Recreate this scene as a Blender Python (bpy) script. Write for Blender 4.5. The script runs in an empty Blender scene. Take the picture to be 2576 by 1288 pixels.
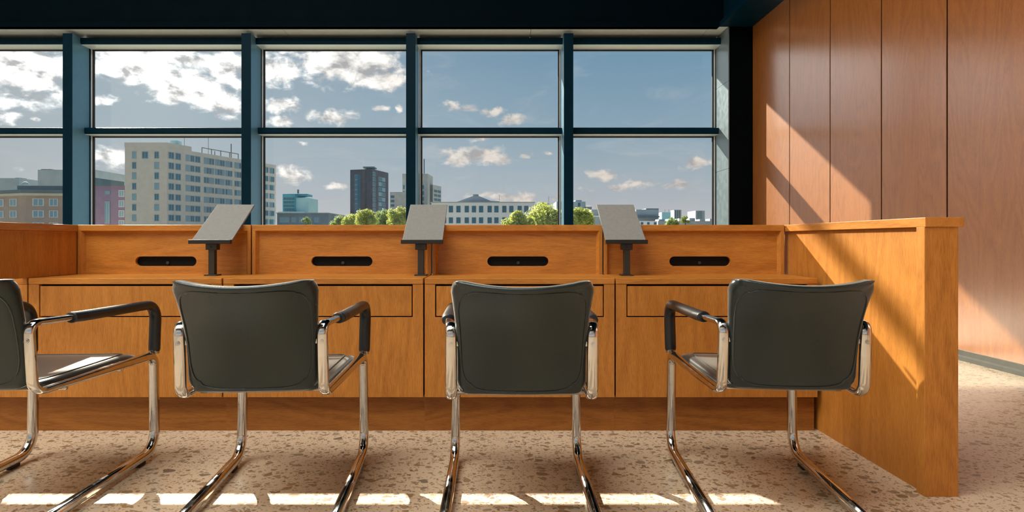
import bpy, bmesh, math, random
from mathutils import Vector, Matrix
random.seed(7)
S = bpy.context.scene
COL = S.collection
PI = math.pi

# ------------------------------------------------------------------ camera
FPX, CX, CY, EYE = 1500.0, 1255.0, 605.0, 0.92      # focal length in pixels, vanishing point, eye height
cam = bpy.data.objects.new('camera', bpy.data.cameras.new('camera'))
COL.objects.link(cam)
cam.location = (0, 0, EYE)
cam.rotation_euler = (PI / 2, 0, 0)
cam.data.sensor_width = 36
cam.data.lens = FPX / 2576 * 36
cam.data.shift_x = (1288 - CX) / 2576
cam.data.shift_y = -(644 - CY) / 2576
cam.data.clip_start = 0.05
cam.data.clip_end = 5000
S.camera = cam

# ------------------------------------------------------------------ exposure, sun, sky, large lights
S.view_settings.view_transform = 'Standard'
S.view_settings.look = 'None'
S.view_settings.exposure = 0.0
S.view_settings.gamma = 1.0
S.view_settings.use_curve_mapping = False

SUN_TO = Vector((-0.77, 1.0, 0.655)).normalized()     # direction towards the sun
sun = bpy.data.objects.new('sun', bpy.data.lights.new('sun', 'SUN'))
COL.objects.link(sun)
sun.data.energy = 25.0
sun.data.angle = math.radians(0.6)
sun.data.color = (1.0, 0.87, 0.68)
sun.rotation_euler = SUN_TO.to_track_quat('Z', 'Y').to_euler()


def area(name, loc, to, sx, sy, power, color):
    o = bpy.data.objects.new(name, bpy.data.lights.new(name, 'AREA'))
    COL.objects.link(o)
    o.data.shape = 'RECTANGLE'
    o.data.size, o.data.size_y = sx, sy
    o.data.energy = power
    o.data.color = color
    o.location = loc
    o.rotation_euler = (Vector(loc) - Vector(to)).to_track_quat('Z', 'Y').to_euler()
    return o


# added unseen fill lamp under the high ceiling, over and behind the camera
area('overhead_fill_light', (-4.6, -0.3, 7.70), (-4.6, -0.3, 0.0), 9.0, 4.2, 1150, (1.0, 0.95, 0.86))

# added unseen spotlight under the roof, there only to draw the bright floor bar
LAMP_DIR = Vector((-0.65, 1.0, 1.095))                     # from the floor towards the lamp
LAMP_FOOT = Vector((-0.70, 2.12, 0.0))
LAMP_POS = LAMP_FOOT + LAMP_DIR * (8.0 - LAMP_FOOT.y)
spot = bpy.data.objects.new('added_spotlight_beam', bpy.data.lights.new('added_spotlight_beam', 'SPOT'))
COL.objects.link(spot)
spot.data.energy = 24000
spot.data.color = (1.0, 0.92, 0.82)
spot.data.spot_size = math.radians(30)
spot.data.spot_blend = 0.0
spot.data.shadow_soft_size = 0.001
spot.location = LAMP_POS
spot.rotation_euler = LAMP_DIR.to_track_quat('Z', 'Y').to_euler()

world = bpy.data.worlds.new('sky')
S.world = world
world.use_nodes = True


def NT(tree):
    """small helper to write node trees"""
    class H:
        def new(self, kind, **kw):
            n = tree.nodes.new(kind)
            for k, v in kw.items():
                setattr(n, k, v)
            return n

        def link(self, a, b):
            tree.links.new(a, b)

        def math(self, op, a, b=None, c=None, clamp=False):
            n = tree.nodes.new('ShaderNodeMath')
            n.operation = op
            n.use_clamp = clamp
            for i, v in enumerate((a, b, c)):
                if v is None:
                    continue
                if isinstance(v, (int, float)):
                    n.inputs[i].default_value = v
                else:
                    tree.links.new(v, n.inputs[i])
            return n.outputs[0]

        def mix(self, fac, a, b, blend='MIX'):
            n = tree.nodes.new('ShaderNodeMix')
            n.data_type = 'RGBA'
            n.blend_type = blend
            for sock, v in ((n.inputs[0], fac), (n.inputs[6], a), (n.inputs[7], b)):
                if isinstance(v, (int, float)):
                    sock.default_value = v
                elif isinstance(v, (tuple, list)):
                    sock.default_value = tuple(v) + (1.0,) * (4 - len(v))
                else:
                    tree.links.new(v, sock)
            return n.outputs[2]

        def smooth(self, x, lo, hi, a=0.0, b=1.0):
            n = tree.nodes.new('ShaderNodeMapRange')
            n.interpolation_type = 'SMOOTHSTEP'
            tree.links.new(x, n.inputs[0])
            for i, v in zip((1, 2, 3, 4), (lo, hi, a, b)):
                n.inputs[i].default_value = v
            return n.outputs[0]

        def noise(self, vec, scale, detail=2.0, rough=0.5, dist=0.0):
            n = tree.nodes.new('ShaderNodeTexNoise')
            n.inputs['Scale'].default_value = scale
            n.inputs['Detail'].default_value = detail
            n.inputs['Roughness'].default_value = rough
            n.inputs['Distortion'].default_value = dist
            if vec is not None:
                tree.links.new(vec, n.inputs['Vector'])
            return n

        def vmath(self, op, a, b=None, c=None):
            n = tree.nodes.new('ShaderNodeVectorMath')
            n.operation = op
            for i, v in enumerate((a, b, c)):
                if v is None:
                    continue
                if isinstance(v, (tuple, list, Vector)):
                    n.inputs[i].default_value = v
                else:
                    tree.links.new(v, n.inputs[i])
            return n

        def ramp(self, fac, stops):
            n = tree.nodes.new('ShaderNodeValToRGB')
            el = n.color_ramp.elements
            while len(el) > 1:
                el.remove(el[-1])
            for i, (p, c) in enumerate(stops):
                e = el[0] if i == 0 else el.new(p)
                e.position = p
                e.color = tuple(c) + (1.0,)
            tree.links.new(fac, n.inputs[0])
            return n.outputs[0]
    return H()


def direction(px, py):
    """azimuth and elevation of a direction given as a point of the reference frame"""
    u, v = (px - CX) / FPX, (CY - py) / FPX
    return math.atan(u), math.atan(v / math.hypot(1, u))


def build_sky():
    t = world.node_tree
    t.nodes.clear()
    h = NT(t)
    tc = h.new('ShaderNodeTexCoord')
    d = h.vmath('NORMALIZE', tc.outputs['Generated']).outputs[0]
    sep = h.new('ShaderNodeSeparateXYZ')
    h.link(d, sep.inputs[0])
    az = h.math('ARCTAN2', sep.outputs[0], sep.outputs[1])
    el = h.math('ARCSINE', sep.outputs[2])
    p = h.new('ShaderNodeCombineXYZ')
    h.link(az, p.inputs[0])
    h.link(el, p.inputs[1])
    p = p.outputs[0]
    # clear sky by elevation
    base = h.ramp(h.math('MULTIPLY', el, 1.6, clamp=True),
                  [(0.0, (0.58, 0.52, 0.52)), (0.10, (0.43, 0.44, 0.46)), (0.28, (0.265, 0.362, 0.435)),
                   (0.55, (0.135, 0.262, 0.385)), (1.0, (0.10, 0.19, 0.31))])
    sd = h.vmath('DOT_PRODUCT', d, tuple(SUN_TO)).outputs[1]
    glow = h.math('POWER', h.math('MAXIMUM', sd, 0.0), 9.0)
    base = h.mix(h.math('MULTIPLY', glow, 0.55, clamp=True), base, (0.62, 0.60, 0.58))
    # clouds: (x, y, half width, half height, weight)
    clouds = [
        (50, 165, 190, 95, 1.25), (-120, 200, 200, 110, 1.2), (120, 215, 60, 28, .8), (20, 287, 34, 13, .8), (72, 296, 20, 9, .8),
        (330, 165, 190, 52, 1.15), (470, 215, 150, 58, 1.2), (560, 262, 70, 34, 1.1), (420, 140, 260, 30, 1.0), (262, 252, 34, 16, .8),
        (570, 175, 90, 50, 1.1), (590, 80, 400, 45, 1.1), (250, 70, 300, 50, 1.2),
        (870, 158, 170, 58, 1.2), (965, 200, 70, 34, 1.0), (700, 170, 70, 42, 1.0), (700, 262, 66, 22, .9), (704, 303, 42, 16, .9),
        (838, 292, 66, 22, .95), (957, 276, 22, 10, .75), (1002, 272, 12, 8, .7), (1040, 185, 20, 22, .6),
        (278, 395, 62, 34, 1.1), (748, 438, 58, 26, .85), (845, 470, 28, 8, .7), (48, 423, 24, 7, .6), (60, 447, 20, 6, .5),
        (1160, 268, 52, 13, .75), (1240, 282, 40, 12, .8), (1290, 300, 34, 15, .85),
        (1185, 392, 88, 26, 1.05), (1235, 402, 60, 18, 1.0), (1326, 390, 24, 12, .85), (1215, 350, 26, 9, .7), (1385, 380, 16, 5, .6),
        (1290, 498, 120, 17, .85), (1400, 500, 60, 14, .7), (1520, 443, 44, 15, .95), (1560, 474, 72, 13, .8), (1608, 466, 44, 12, .8),
        (1700, 463, 50, 13, .9), (1752, 406, 44, 17, .95), (1800, 400, 20, 16, .8), (1470, 474, 14, 8, .7), (1500, 525, 60, 8, .5),
        (750, 352, 30, 6, .6), (1080, 500, 70, 12, .5),
    ]
    wob = h.noise(p, 16.0, 4.0, 0.6).outputs['Color']
    wob = h.vmath('MULTIPLY', h.vmath('SUBTRACT', wob, (0.5, 0.5, 0.5)).outputs[0], (0.055, 0.030, 0)).outputs[0]
    pw = h.vmath('ADD', p, wob).outputs[0]
    field = None
    for (x, y, a, b, w) in clouds:
        ca, ce = direction(x, y)
        ra = a / FPX * math.cos(ca) ** 2
        rb = b / FPX * math.cos(ca)
        q = h.vmath('MULTIPLY_ADD', pw, (1 / ra, 1 / rb, 0), (-ca / ra, -ce / rb, 0)).outputs[0]
        l = h.vmath('LENGTH', q).outputs[1]
        f = h.math('SUBTRACT', w, h.math('MULTIPLY', l, w * 0.9))
        field = f if field is None else h.math('MAXIMUM', field, f)
    big = h.noise(p, 6.0, 5.0, 0.6, 0.3).outputs['Fac']
    # the same broken cloud goes on over the rest of the sky
    rest = h.math('MULTIPLY', h.math('SUBTRACT', big, 0.50), 2.6)
    high = h.smooth(el, 0.30, 0.45)
    side = h.smooth(h.math('ABSOLUTE', h.math('SUBTRACT', az, -0.12)), 0.62, 0.80)
    rest = h.math('SUBTRACT', rest, h.math('SUBTRACT', 2.0, h.math('MULTIPLY', h.math('MAXIMUM', high, side), 2.0)))
    field = h.math('MAXIMUM', field, rest)
    st = h.vmath('MULTIPLY', p, (1.0, 1.55, 1.0)).outputs[0]
    fine = h.noise(st, 32.0, 8.0, 0.56, 0.3).outputs['Fac']
    fld = h.math('ADD', field, h.math('MULTIPLY', h.math('SUBTRACT', fine, 0.52), 2.0))
    dens = h.smooth(fld, 0.0, 0.68)
    # thin high cirrus
    ci = h.noise(h.vmath('MULTIPLY', p, (2.0, 7.0, 1.0)).outputs[0], 3.0, 5.0, 0.6, 1.2).outputs['Fac']
    ci = h.math('MULTIPLY', h.smooth(ci, 0.5, 0.8), 0.28)
    base = h.mix(ci, base, (0.62, 0.58, 0.56))
    up = h.vmath('ADD', st, (-0.012, 0.030, 0.0)).outputs[0]
    fine2 = h.noise(up, 32.0, 6.0, 0.56, 0.3).outputs['Fac']
    lit = h.math('ADD', 0.55, h.math('MULTIPLY', h.math('SUBTRACT', fine, fine2), 3.0), clamp=True)
    thick = h.smooth(fld, 0.45, 1.5)
    lit = h.math('SUBTRACT', lit, h.math('MULTIPLY', thick, 0.16), clamp=True)
    ccol = h.mix(lit, (0.40, 0.36, 0.35), (0.80, 0.67, 0.58))
    nearsun = h.math('POWER', h.math('MAXIMUM', sd, 0.0), 15.0)
    ccol = h.mix(h.math('MULTIPLY', nearsun, 1.0, clamp=True), ccol, h.mix(lit, (0.62, 0.60, 0.585), (3.3, 3.15, 3.0)))
    col = h.mix(h.math('MULTIPLY', dens, 0.93), base, ccol)
    below = h.smooth(el, -0.02, 0.0)
    col = h.mix(below, (0.20, 0.21, 0.22), col)
    bg = h.new('ShaderNodeBackground')
    h.link(col, bg.inputs[0])
    bg.inputs[1].default_value = 1.35
    out = h.new('ShaderNodeOutputWorld')
    h.link(bg.outputs[0], out.inputs[0])


build_sky()
world.cycles.sampling_method = 'MANUAL'
world.cycles.sample_map_resolution = 1024

# ------------------------------------------------------------------ materials
MATS = {}


def principled(name, color=(0.5, 0.5, 0.5), rough=0.5, metal=0.0, spec=0.5, coat=0.0, coat_rough=0.1):
    m = bpy.data.materials.new(name)
    m.use_nodes = True
    b = m.node_tree.nodes['Principled BSDF']
    b.inputs['Base Color'].default_value = tuple(color) + (1,)
    b.inputs['Roughness'].default_value = rough
    b.inputs['Metallic'].default_value = metal
    b.inputs['Specular IOR Level'].default_value = spec
    b.inputs['Coat Weight'].default_value = coat
    b.inputs['Coat Roughness'].default_value = coat_rough
    MATS[name] = m
    return m, m.node_tree, b


def noisy(name, c1, c2, scale=8.0, rough=0.5, metal=0.0, spec=0.5, detail=4, bump=0.0, bump_scale=None, rough_var=0.0, stretch=(1, 1, 1)):
    """plain material with a soft two-tone variation and optional relief"""
    m, t, b = principled(name, c1, rough, metal, spec)
    h = NT(t)
    tc = h.new('ShaderNodeTexCoord')
    v = h.vmath('MULTIPLY', tc.outputs['Object'], stretch).outputs[0]
    n = h.noise(v, scale, detail)
    h.link(h.mix(h.smooth(n.outputs['Fac'], 0.3, 0.7), c1, c2), b.inputs['Base Color'])
    if rough_var:
        h.link(h.smooth(n.outputs['Fac'], 0.3, 0.7, rough - rough_var, rough + rough_var), b.inputs['Roughness'])
    if bump:
        n2 = h.noise(v, bump_scale or scale * 8, 3)
        bp = h.new('ShaderNodeBump')
        bp.inputs['Strength'].default_value = bump
        bp.inputs['Distance'].default_value = 0.002
        h.link(n2.outputs['Fac'], bp.inputs['Height'])
        h.link(bp.outputs[0], b.inputs['Normal'])
    return m


def wood(name, light, dark, axis='Z', rough=0.35, coat=0.0, coat_rough=0.15, figure=1.0, spec=0.5, coat_ior=1.5):
    m, t, b = principled(name, light, rough, 0.0, spec, coat, coat_rough)
    b.inputs['Coat IOR'].default_value = coat_ior
    h = NT(t)
    tc = h.new('ShaderNodeTexCoord')
    oi = h.new('ShaderNodeObjectInfo')
    off = h.new('ShaderNodeCombineXYZ')
    for i, k in enumerate((17.0, 9.0, 13.0)):
        h.link(h.math('MULTIPLY', oi.outputs['Random'], k), off.inputs[i])
    v = h.vmath('ADD', tc.outputs['Object'], off.outputs[0]).outputs[0]
    lo, hi = 1.0, 14.0
    sc = {'X': (lo, hi, hi), 'Y': (hi, lo, hi), 'Z': (hi, hi, lo)}[axis]
    vs = h.vmath('MULTIPLY', v, sc).outputs[0]
    pores = h.noise(vs, 26.0, 4, 0.6).outputs['Fac']
    streak = h.noise(vs, 2.6, 4, 0.6, 0.2).outputs['Fac']
    fig_s = {'X': (0.5, 2.4, 2.4), 'Y': (2.4, 0.5, 2.4), 'Z': (2.4, 2.4, 0.5)}[axis]
    fig = h.noise(h.vmath('MULTIPLY', v, fig_s).outputs[0], 1.3, 2, 0.4, 0.5).outputs['Fac']
    rings = h.math('FRACT', h.math('MULTIPLY', fig, 13.0))
    rings = h.smooth(h.math('ABSOLUTE', h.math('SUBTRACT', rings, 0.5)), 0.05, 0.5)
    f = h.math('MULTIPLY', h.smooth(pores, 0.40, 0.66), 0.42)
    f = h.math('ADD', f, h.math('MULTIPLY', h.smooth(streak, 0.3, 0.75), 0.25))
    f = h.math('ADD', f, h.math('MULTIPLY', rings, 0.22 * figure))
    f = h.math('ADD', f, h.math('MULTIPLY', h.math('SUBTRACT', oi.outputs['Random'], 0.5), 0.14), clamp=True)
    h.link(h.mix(f, light, dark), b.inputs['Base Color'])
    bp = h.new('ShaderNodeBump')
    bp.inputs['Strength'].default_value = 0.12
    bp.inputs['Distance'].default_value = 0.001
    h.link(pores, bp.inputs['Height'])
    h.link(bp.outputs[0], b.inputs['Normal'])
    return m


WOOD_L, WOOD_D = (0.58, 0.235, 0.042), (0.31, 0.108, 0.014)
wood('oak_upright', WOOD_L, WOOD_D, 'Z', 0.45, spec=0.35)
wood('oak_level', WOOD_L, WOOD_D, 'X', 0.38, spec=0.35)
wood('oak_plinth', (0.36, 0.135, 0.024), (0.19, 0.062, 0.009), 'X', 0.45, spec=0.3, figure=1.4)  # darker oak; the plinth's recess shadow is partly put into this colour
wood('oak_deep', WOOD_L, WOOD_D, 'Y', 0.36)
wood('veneer_wall', (0.50, 0.175, 0.034), (0.29, 0.088, 0.014), 'Z', 0.42, 1.0, 0.22, 1.0, 0.6, 2.35)
noisy('shadow_gap', (0.010, 0.006, 0.004), (0.014, 0.009, 0.006), 20, 0.9, spec=0.05)  # near-black colour stands for the shade inside the panel joints
noisy('dark_paint', (0.0010, 0.017, 0.034), (0.0014, 0.020, 0.038), 6, 0.42, 0.0, 0.05, rough_var=0.05)
noisy('dark_ceiling', (0.0003, 0.0045, 0.0085), (0.0004, 0.0055, 0.0100), 5, 0.6, 0.0, 0.03)
noisy('column_paint', (0.0004, 0.0014, 0.0024), (0.0005, 0.0018, 0.0028), 5, 0.55, 0.0, 0.04)
noisy('satin_metal', (0.68, 0.80, 0.83), (0.72, 0.84, 0.87), 12, 0.35, 0.0, 0.5, rough_var=0.04)
noisy('reveal_metal', (0.20, 0.27, 0.31), (0.22, 0.29, 0.33), 12, 0.34, 0.40, 0.5, rough_var=0.04)
noisy('mullion_metal', (0.13, 0.30, 0.43), (0.14, 0.32, 0.46), 12, 0.36, 0.4, 0.5, rough_var=0.04)
noisy('bright_bead', (0.62, 0.68, 0.72), (0.68, 0.73, 0.76), 12, 0.3, 0.0)
noisy('gasket', (0.008, 0.010, 0.012), (0.012, 0.014, 0.016), 12, 0.6)
noisy('chrome', (0.57, 0.55, 0.52), (0.63, 0.61, 0.58), 30, 0.12, 1.0, 0.5, rough_var=0.05)
noisy('leather', (0.0030, 0.0085, 0.0095), (0.0085, 0.0155, 0.0155), 4, 0.28, 0.0, 0.6, bump=0.22, bump_scale=420, rough_var=0.06)
lb = MATS['leather'].node_tree.nodes['Principled BSDF']
lb.inputs['Specular Tint'].default_value = (0.86, 0.96, 1.0, 1)
lb.inputs['Sheen Weight'].default_value = 0.6
lb.inputs['Sheen Roughness'].default_value = 0.35
lb.inputs['Sheen Tint'].default_value = (1.0, 0.98, 0.93, 1)
noisy('seat_leather', (0.0060, 0.0085, 0.0090), (0.0110, 0.0140, 0.0140), 4, 0.36, 0.0, 0.6, bump=0.22, bump_scale=420)
sb = MATS['seat_leather'].node_tree.nodes['Principled BSDF']
sb.inputs['Sheen Weight'].default_value = 1.0
sb.inputs['Sheen Roughness'].default_value = 0.30
sb.inputs['Sheen Tint'].default_value = (1.0, 0.98, 0.93, 1)
noisy('arm_rubber', (0.008, 0.010, 0.012), (0.011, 0.013, 0.015), 9, 0.38, 0.0, 0.5)
noisy('glide_rubber', (0.006, 0.006, 0.007), (0.008, 0.008, 0.009), 9, 0.6)
noisy('stand_board', (0.23, 0.232, 0.222), (0.25, 0.252, 0.242), 60, 0.6, 0.0, 0.1, bump=0.06, bump_scale=300)
noisy('stand_black', (0.008, 0.008, 0.008), (0.012, 0.012, 0.011), 9, 0.42)
noisy('stand_metal', (0.045, 0.042, 0.034), (0.06, 0.056, 0.046), 9, 0.4, 0.5)
noisy('slot_black', (0.0015, 0.0018, 0.002), (0.002, 0.0022, 0.0024), 9, 0.6, 0.0, 0.2)
noisy('lens_glass', (0.02, 0.022, 0.022), (0.03, 0.03, 0.03), 9, 0.2)
noisy('base_metal', (0.085, 0.085, 0.075), (0.10, 0.10, 0.088), 12, 0.5, 0.2)
noisy('plaster', (0.62, 0.55, 0.46), (0.66, 0.59, 0.50), 3, 0.7)


def make_glass(name, tint):
    m = bpy.data.materials.new(name)
    m.use_nodes = True
    t = m.node_tree
    t.nodes.clear()
    h = NT(t)
    tr = h.new('ShaderNodeBsdfTransparent')
    tr.inputs[0].default_value = tuple(tint) + (1,)
    gl = h.new('ShaderNodeBsdfGlossy')
    gl.inputs['Roughness'].default_value = 0.0
    gl.inputs['Color'].default_value = (0.9, 0.95, 1.0, 1)
    fr = h.new('ShaderNodeFresnel')
    fr.inputs[0].default_value = 1.45
    mx = h.new('ShaderNodeMixShader')
    h.link(h.math('MULTIPLY', fr.outputs[0], 0.6), mx.inputs[0])
    h.link(tr.outputs[0], mx.inputs[1])
    h.link(gl.outputs[0], mx.inputs[2])
    out = h.new('ShaderNodeOutputMaterial')
    h.link(mx.outputs[0], out.inputs[0])
    MATS[name] = m


make_glass('window_glass', (0.86, 0.89, 0.90))


def make_terrazzo():
    m, t, b = principled('terrazzo', (0.55, 0.43, 0.31), 0.30, 0.0, 0.5)
    h = NT(t)
    tc = h.new('ShaderNodeTexCoord')
    p = tc.outputs['Object']
    wob = h.noise(p, 26.0, 3).outputs['Color']
    wob = h.vmath('MULTIPLY', h.vmath('SUBTRACT', wob, (0.5, 0.5, 0.5)).outputs[0], (0.036, 0.036, 0)).outputs[0]
    p = h.vmath('ADD', p, wob).outputs[0]
    p = h.vmath('MULTIPLY', p, (0.78, 1.0, 0.0)).outputs[0]
    base = h.mix(h.noise(p, 3.0, 3).outputs['Fac'], (0.54, 0.425, 0.300), (0.61, 0.485, 0.35))
    speck = h.noise(p, 260.0, 3, 0.6).outputs['Fac']
    base = h.mix(h.math('MULTIPLY', h.smooth(speck, 0.5, 0.75), 0.35), base, (0.30, 0.22, 0.15))
    for scale, edge, share, seed in ((31.0, 0.08, 0.16, 0.0), (66.0, 0.06, 0.20, 3.7), (150.0, 0.05, 0.22, 8.1)):
        q = h.vmath('ADD', p, (seed, seed * 1.7, 0)).outputs[0]
        v1 = h.new('ShaderNodeTexVoronoi', voronoi_dimensions='2D', feature='DISTANCE_TO_EDGE')
        v2 = h.new('ShaderNodeTexVoronoi', voronoi_dimensions='2D', feature='F1')
        for v in (v1, v2):
            v.inputs['Scale'].default_value = scale
            v.inputs['Randomness'].default_value = 1.0
            h.link(q, v.inputs['Vector'])
        sep = h.new('ShaderNodeSeparateColor')
        h.link(v2.outputs['Color'], sep.inputs[0])
        inside = h.smooth(v1.outputs['Distance'], edge, edge + 0.02)
        pick = h.math('LESS_THAN', sep.outputs[0], share)
        size = h.math('LESS_THAN', v2.outputs['Distance'], h.math('ADD', 0.25, h.math('MULTIPLY', sep.outputs[1], 0.35)))
        mask = h.math('MULTIPLY', h.math('MULTIPLY', inside, pick), size)
        chip = h.ramp(sep.outputs[2], [(0.0, (0.17, 0.115, 0.065)), (0.35, (0.27, 0.19, 0.115)), (0.6, (0.20, 0.165, 0.12)),
                                       (0.8, (0.34, 0.25, 0.165)), (0.93, (0.10, 0.095, 0.085)), (1.0, (0.36, 0.19, 0.07))])
        base = h.mix(h.math('MULTIPLY', mask, 0.9), base, chip)
    h.link(base, b.inputs['Base Color'])
    b.inputs['Roughness'].default_value = 0.24


make_terrazzo()

# ------------------------------------------------------------------ mesh helpers


def link(o, parent=None, kind=None):
    COL.objects.link(o)
    if parent is not None:
        o.parent = parent
    if kind:
        o['kind'] = kind
    return o


def add_box(bm, x0, x1, y0, y1, z0, z1, bevel=0.0):
    vs = [bm.verts.new(v) for v in ((x0, y0, z0), (x1, y0, z0), (x1, y1, z0), (x0, y1, z0),
                                    (x0, y0, z1), (x1, y0, z1), (x1, y1, z1), (x0, y1, z1))]
    fs = [bm.faces.new([vs[i] for i in q]) for q in ((0, 3, 2, 1), (4, 5, 6, 7), (0, 1, 5, 4), (1, 2, 6, 5), (2, 3, 7, 6), (3, 0, 4, 7))]
    if bevel > 0:
        es = list({e for f in fs for e in f.edges})
        bmesh.ops.bevel(bm, geom=es, offset=bevel, segments=2, affect='EDGES', profile=0.5)


def add_prism(bm, poly, lo, hi, axis='X', bevel=0.0):
    """extrude a closed 2-D polygon along an axis; poly is in the other two axes in order"""
    def P(a, b, c):
        return {'X': (c, a, b), 'Y': (a, c, b), 'Z': (a, b, c)}[axis]
    A = [bm.verts.new(P(a, b, lo)) for a, b in poly]
    B = [bm.verts.new(P(a, b, hi)) for a, b in poly]
    n = len(poly)
    fs = [bm.faces.new(A), bm.faces.new(list(reversed(B)))]
    for i in range(n):
        fs.append(bm.faces.new((A[i], B[i], B[(i + 1) % n], A[(i + 1) % n])))
    bmesh.ops.recalc_face_normals(bm, faces=fs)
    if bevel > 0:
        es = list({e for f in fs for e in f.edges})
        bmesh.ops.bevel(bm, geom=es, offset=bevel, segments=2, affect='EDGES', profile=0.5)


def add_disc(bm, c, r, depth, axis='Y', n=20):
    poly = [(r * math.cos(2 * PI * i / n), r * math.sin(2 * PI * i / n)) for i in range(n)]
    tmp = bmesh.new()
    add_prism(tmp, poly, 0, depth, axis)
    for v in tmp.verts:
        v.co += Vector(c)
    me = bpy.data.meshes.new('tmp')
    tmp.to_mesh(me)
    tmp.free()
    bm.from_mesh(me)
    bpy.data.meshes.remove(me)


def finish(name, bm, mat, parent=None, kind=None, smooth=False, origin=None):
    """link a bmesh as one object; origin (world) becomes the object's local zero"""
    if origin is None and parent is not None:
        origin = parent.location
    if origin is not None:
        bmesh.ops.translate(bm, verts=bm.verts, vec=-Vector(origin))
    me = bpy.data.meshes.new(name)
    bm.to_mesh(me)
    bm.free()
    for m in (mat if isinstance(mat, (list, tuple)) else [mat]):
        me.materials.append(MATS[m])
    if smooth:
        for p in me.polygons:
            p.use_smooth = True
    o = bpy.data.objects.new(name, me)
    link(o, parent, kind)
    if parent is None and origin is not None:
        o.location = origin
    return o


def box(name, dims, mat, parent=None, kind=None, bevel=0.0, origin=None):
    bm = bmesh.new()
    add_box(bm, *dims, bevel=bevel)
    return finish(name, bm, mat, parent, kind, origin=origin)


def thing(name, label, cat, loc=(0, 0, 0), group=None, kind=None):
    o = bpy.data.objects.new(name, None)
    o.empty_display_size = 0.1
    o.location = loc
    COL.objects.link(o)
    if label:
        o['label'] = label
    if cat:
        o['category'] = cat
    if group:
        o['group'] = group
    if kind:
        o['kind'] = kind
    return o


def fillet(pts, radii, n=7):
    """round the corners of a polyline; radii[i] belongs to inner point i"""
    pts = [Vector(p) for p in pts]
    out = [pts[0]]
    for i in range(1, len(pts) - 1):
        a, b, c = pts[i - 1], pts[i], pts[i + 1]
        d1, d2 = (a - b).normalized(), (c - b).normalized()
        ang = d1.angle(d2)
        r = radii[i - 1]
        t = r / math.tan(ang / 2)
        p1, p2 = b + d1 * t, b + d2 * t
        cen = b + (d1 + d2).normalized() * (r / math.sin(ang / 2))
        v1, v2 = p1 - cen, p2 - cen
        tot = v1.angle(v2)
        for k in range(n + 1):
            s = k / n
            w1 = math.sin((1 - s) * tot) / math.sin(tot)
            w2 = math.sin(s * tot) / math.sin(tot)
            out.append(cen + v1 * w1 + v2 * w2)
    out.append(pts[-1])
    return out


def sweep(bm, pts, size, n=12, ref=Vector((1, 0, 0)), cap=True, power=1.0):
    """sweep an oval (half sizes along ref and across it) along a path"""
    rings = []
    N = len(pts)
    for i, p in enumerate(pts):
        t = (pts[min(i + 1, N - 1)] - pts[max(i - 1, 0)]).normalized()
        s = (ref - t * ref.dot(t)).normalized()
        u = t.cross(s)
        a, b = size(i / (N - 1), p) if callable(size) else size
        ring = []
        for k in range(n):
            th = 2 * PI * k / n
            c, d = math.cos(th), math.sin(th)
            c = math.copysign(abs(c) ** power, c)
            d = math.copysign(abs(d) ** power, d)
            ring.append(bm.verts.new(p + s * (a * c) + u * (b * d)))
        rings.append(ring)
    for r0, r1 in zip(rings, rings[1:]):
        for k in range(n):
            bm.faces.new((r0[k], r0[(k + 1) % n], r1[(k + 1) % n], r1[k]))
    if cap:
        bm.faces.new(list(reversed(rings[0])))
        bm.faces.new(rings[-1])


# ------------------------------------------------------------------ the setting: floor, walls, ceiling
XW, XL, YB = 3.56, -10.2, -6.0              # right wall, left wall, back wall
YG, YC = 8.907, 8.37                        # glass plane, inner face of the column and beam
ZS = 3.92                                   # underside of the soffit
box('floor', (XL - 0.2, XW + 0.25, YB - 0.2, YG + 0.1, -0.25, 0.0), 'terrazzo', kind='structure', origin=(0, 0, 0))

wr = thing('wall_right', None, None, (XW, 0, 0), kind='structure')
box('wall_backing', (XW + 0.005, XW + 0.25, YB, YG + 0.1, 0, 8.0), 'shadow_gap', wr)
joints = [8.37, 7.305, 6.411, 5.551, 4.738, 3.93, 3.12, 2.31, 1.5, 0.69, -0.12, -0.93, -1.74, -2.55, -3.36, -4.17, -4.98, -5.99]
for j0, j1 in zip(joints, joints[1:]):
    bm = bmesh.new()
    add_box(bm, XW, XW + 0.006, j1 + 0.009, j0 - 0.009, 0.078, ZS, bevel=0.001)
    finish('wall_panel', bm, 'veneer_wall', wr)

bm = bmesh.new()
prof = [(XW + 0.02, 0.0), (XW - 0.022, 0.0), (XW - 0.022, 0.030), (XW - 0.010, 0.040), (XW - 0.010, 0.078), (XW + 0.02, 0.078)]
add_prism(bm, prof, YB, YC, 'Y')
finish('baseboard_right', bm, 'base_metal', kind='structure', origin=(XW, 0, 0))

box('wall_left', (XL - 0.2, XL, YB, YG + 0.1, 0, 8.0), 'plaster', kind='structure', origin=(XL, 0, 0))

# back wall with a wide glazed opening (behind the camera)
wb = thing('wall_back', None, None, (0, YB, 0), kind='structure')
bm = bmesh.new()
add_box(bm, XL, XW, YB - 0.2, YB, 0, 0.6)
add_box(bm, XL, XW, YB - 0.2, YB, 4.2, 8.0)
add_box(bm, XL, -8.2, YB - 0.2, YB, 0.6, 4.2)
add_box(bm, 3.1, XW, YB - 0.2, YB, 0.6, 4.2)
for x in (-5.4, -2.6, 0.2):
    add_box(bm, x - 0.06, x + 0.06, YB - 0.2, YB, 0.6, 4.2)
finish('wall_shell', bm, 'plaster', wb)

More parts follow.
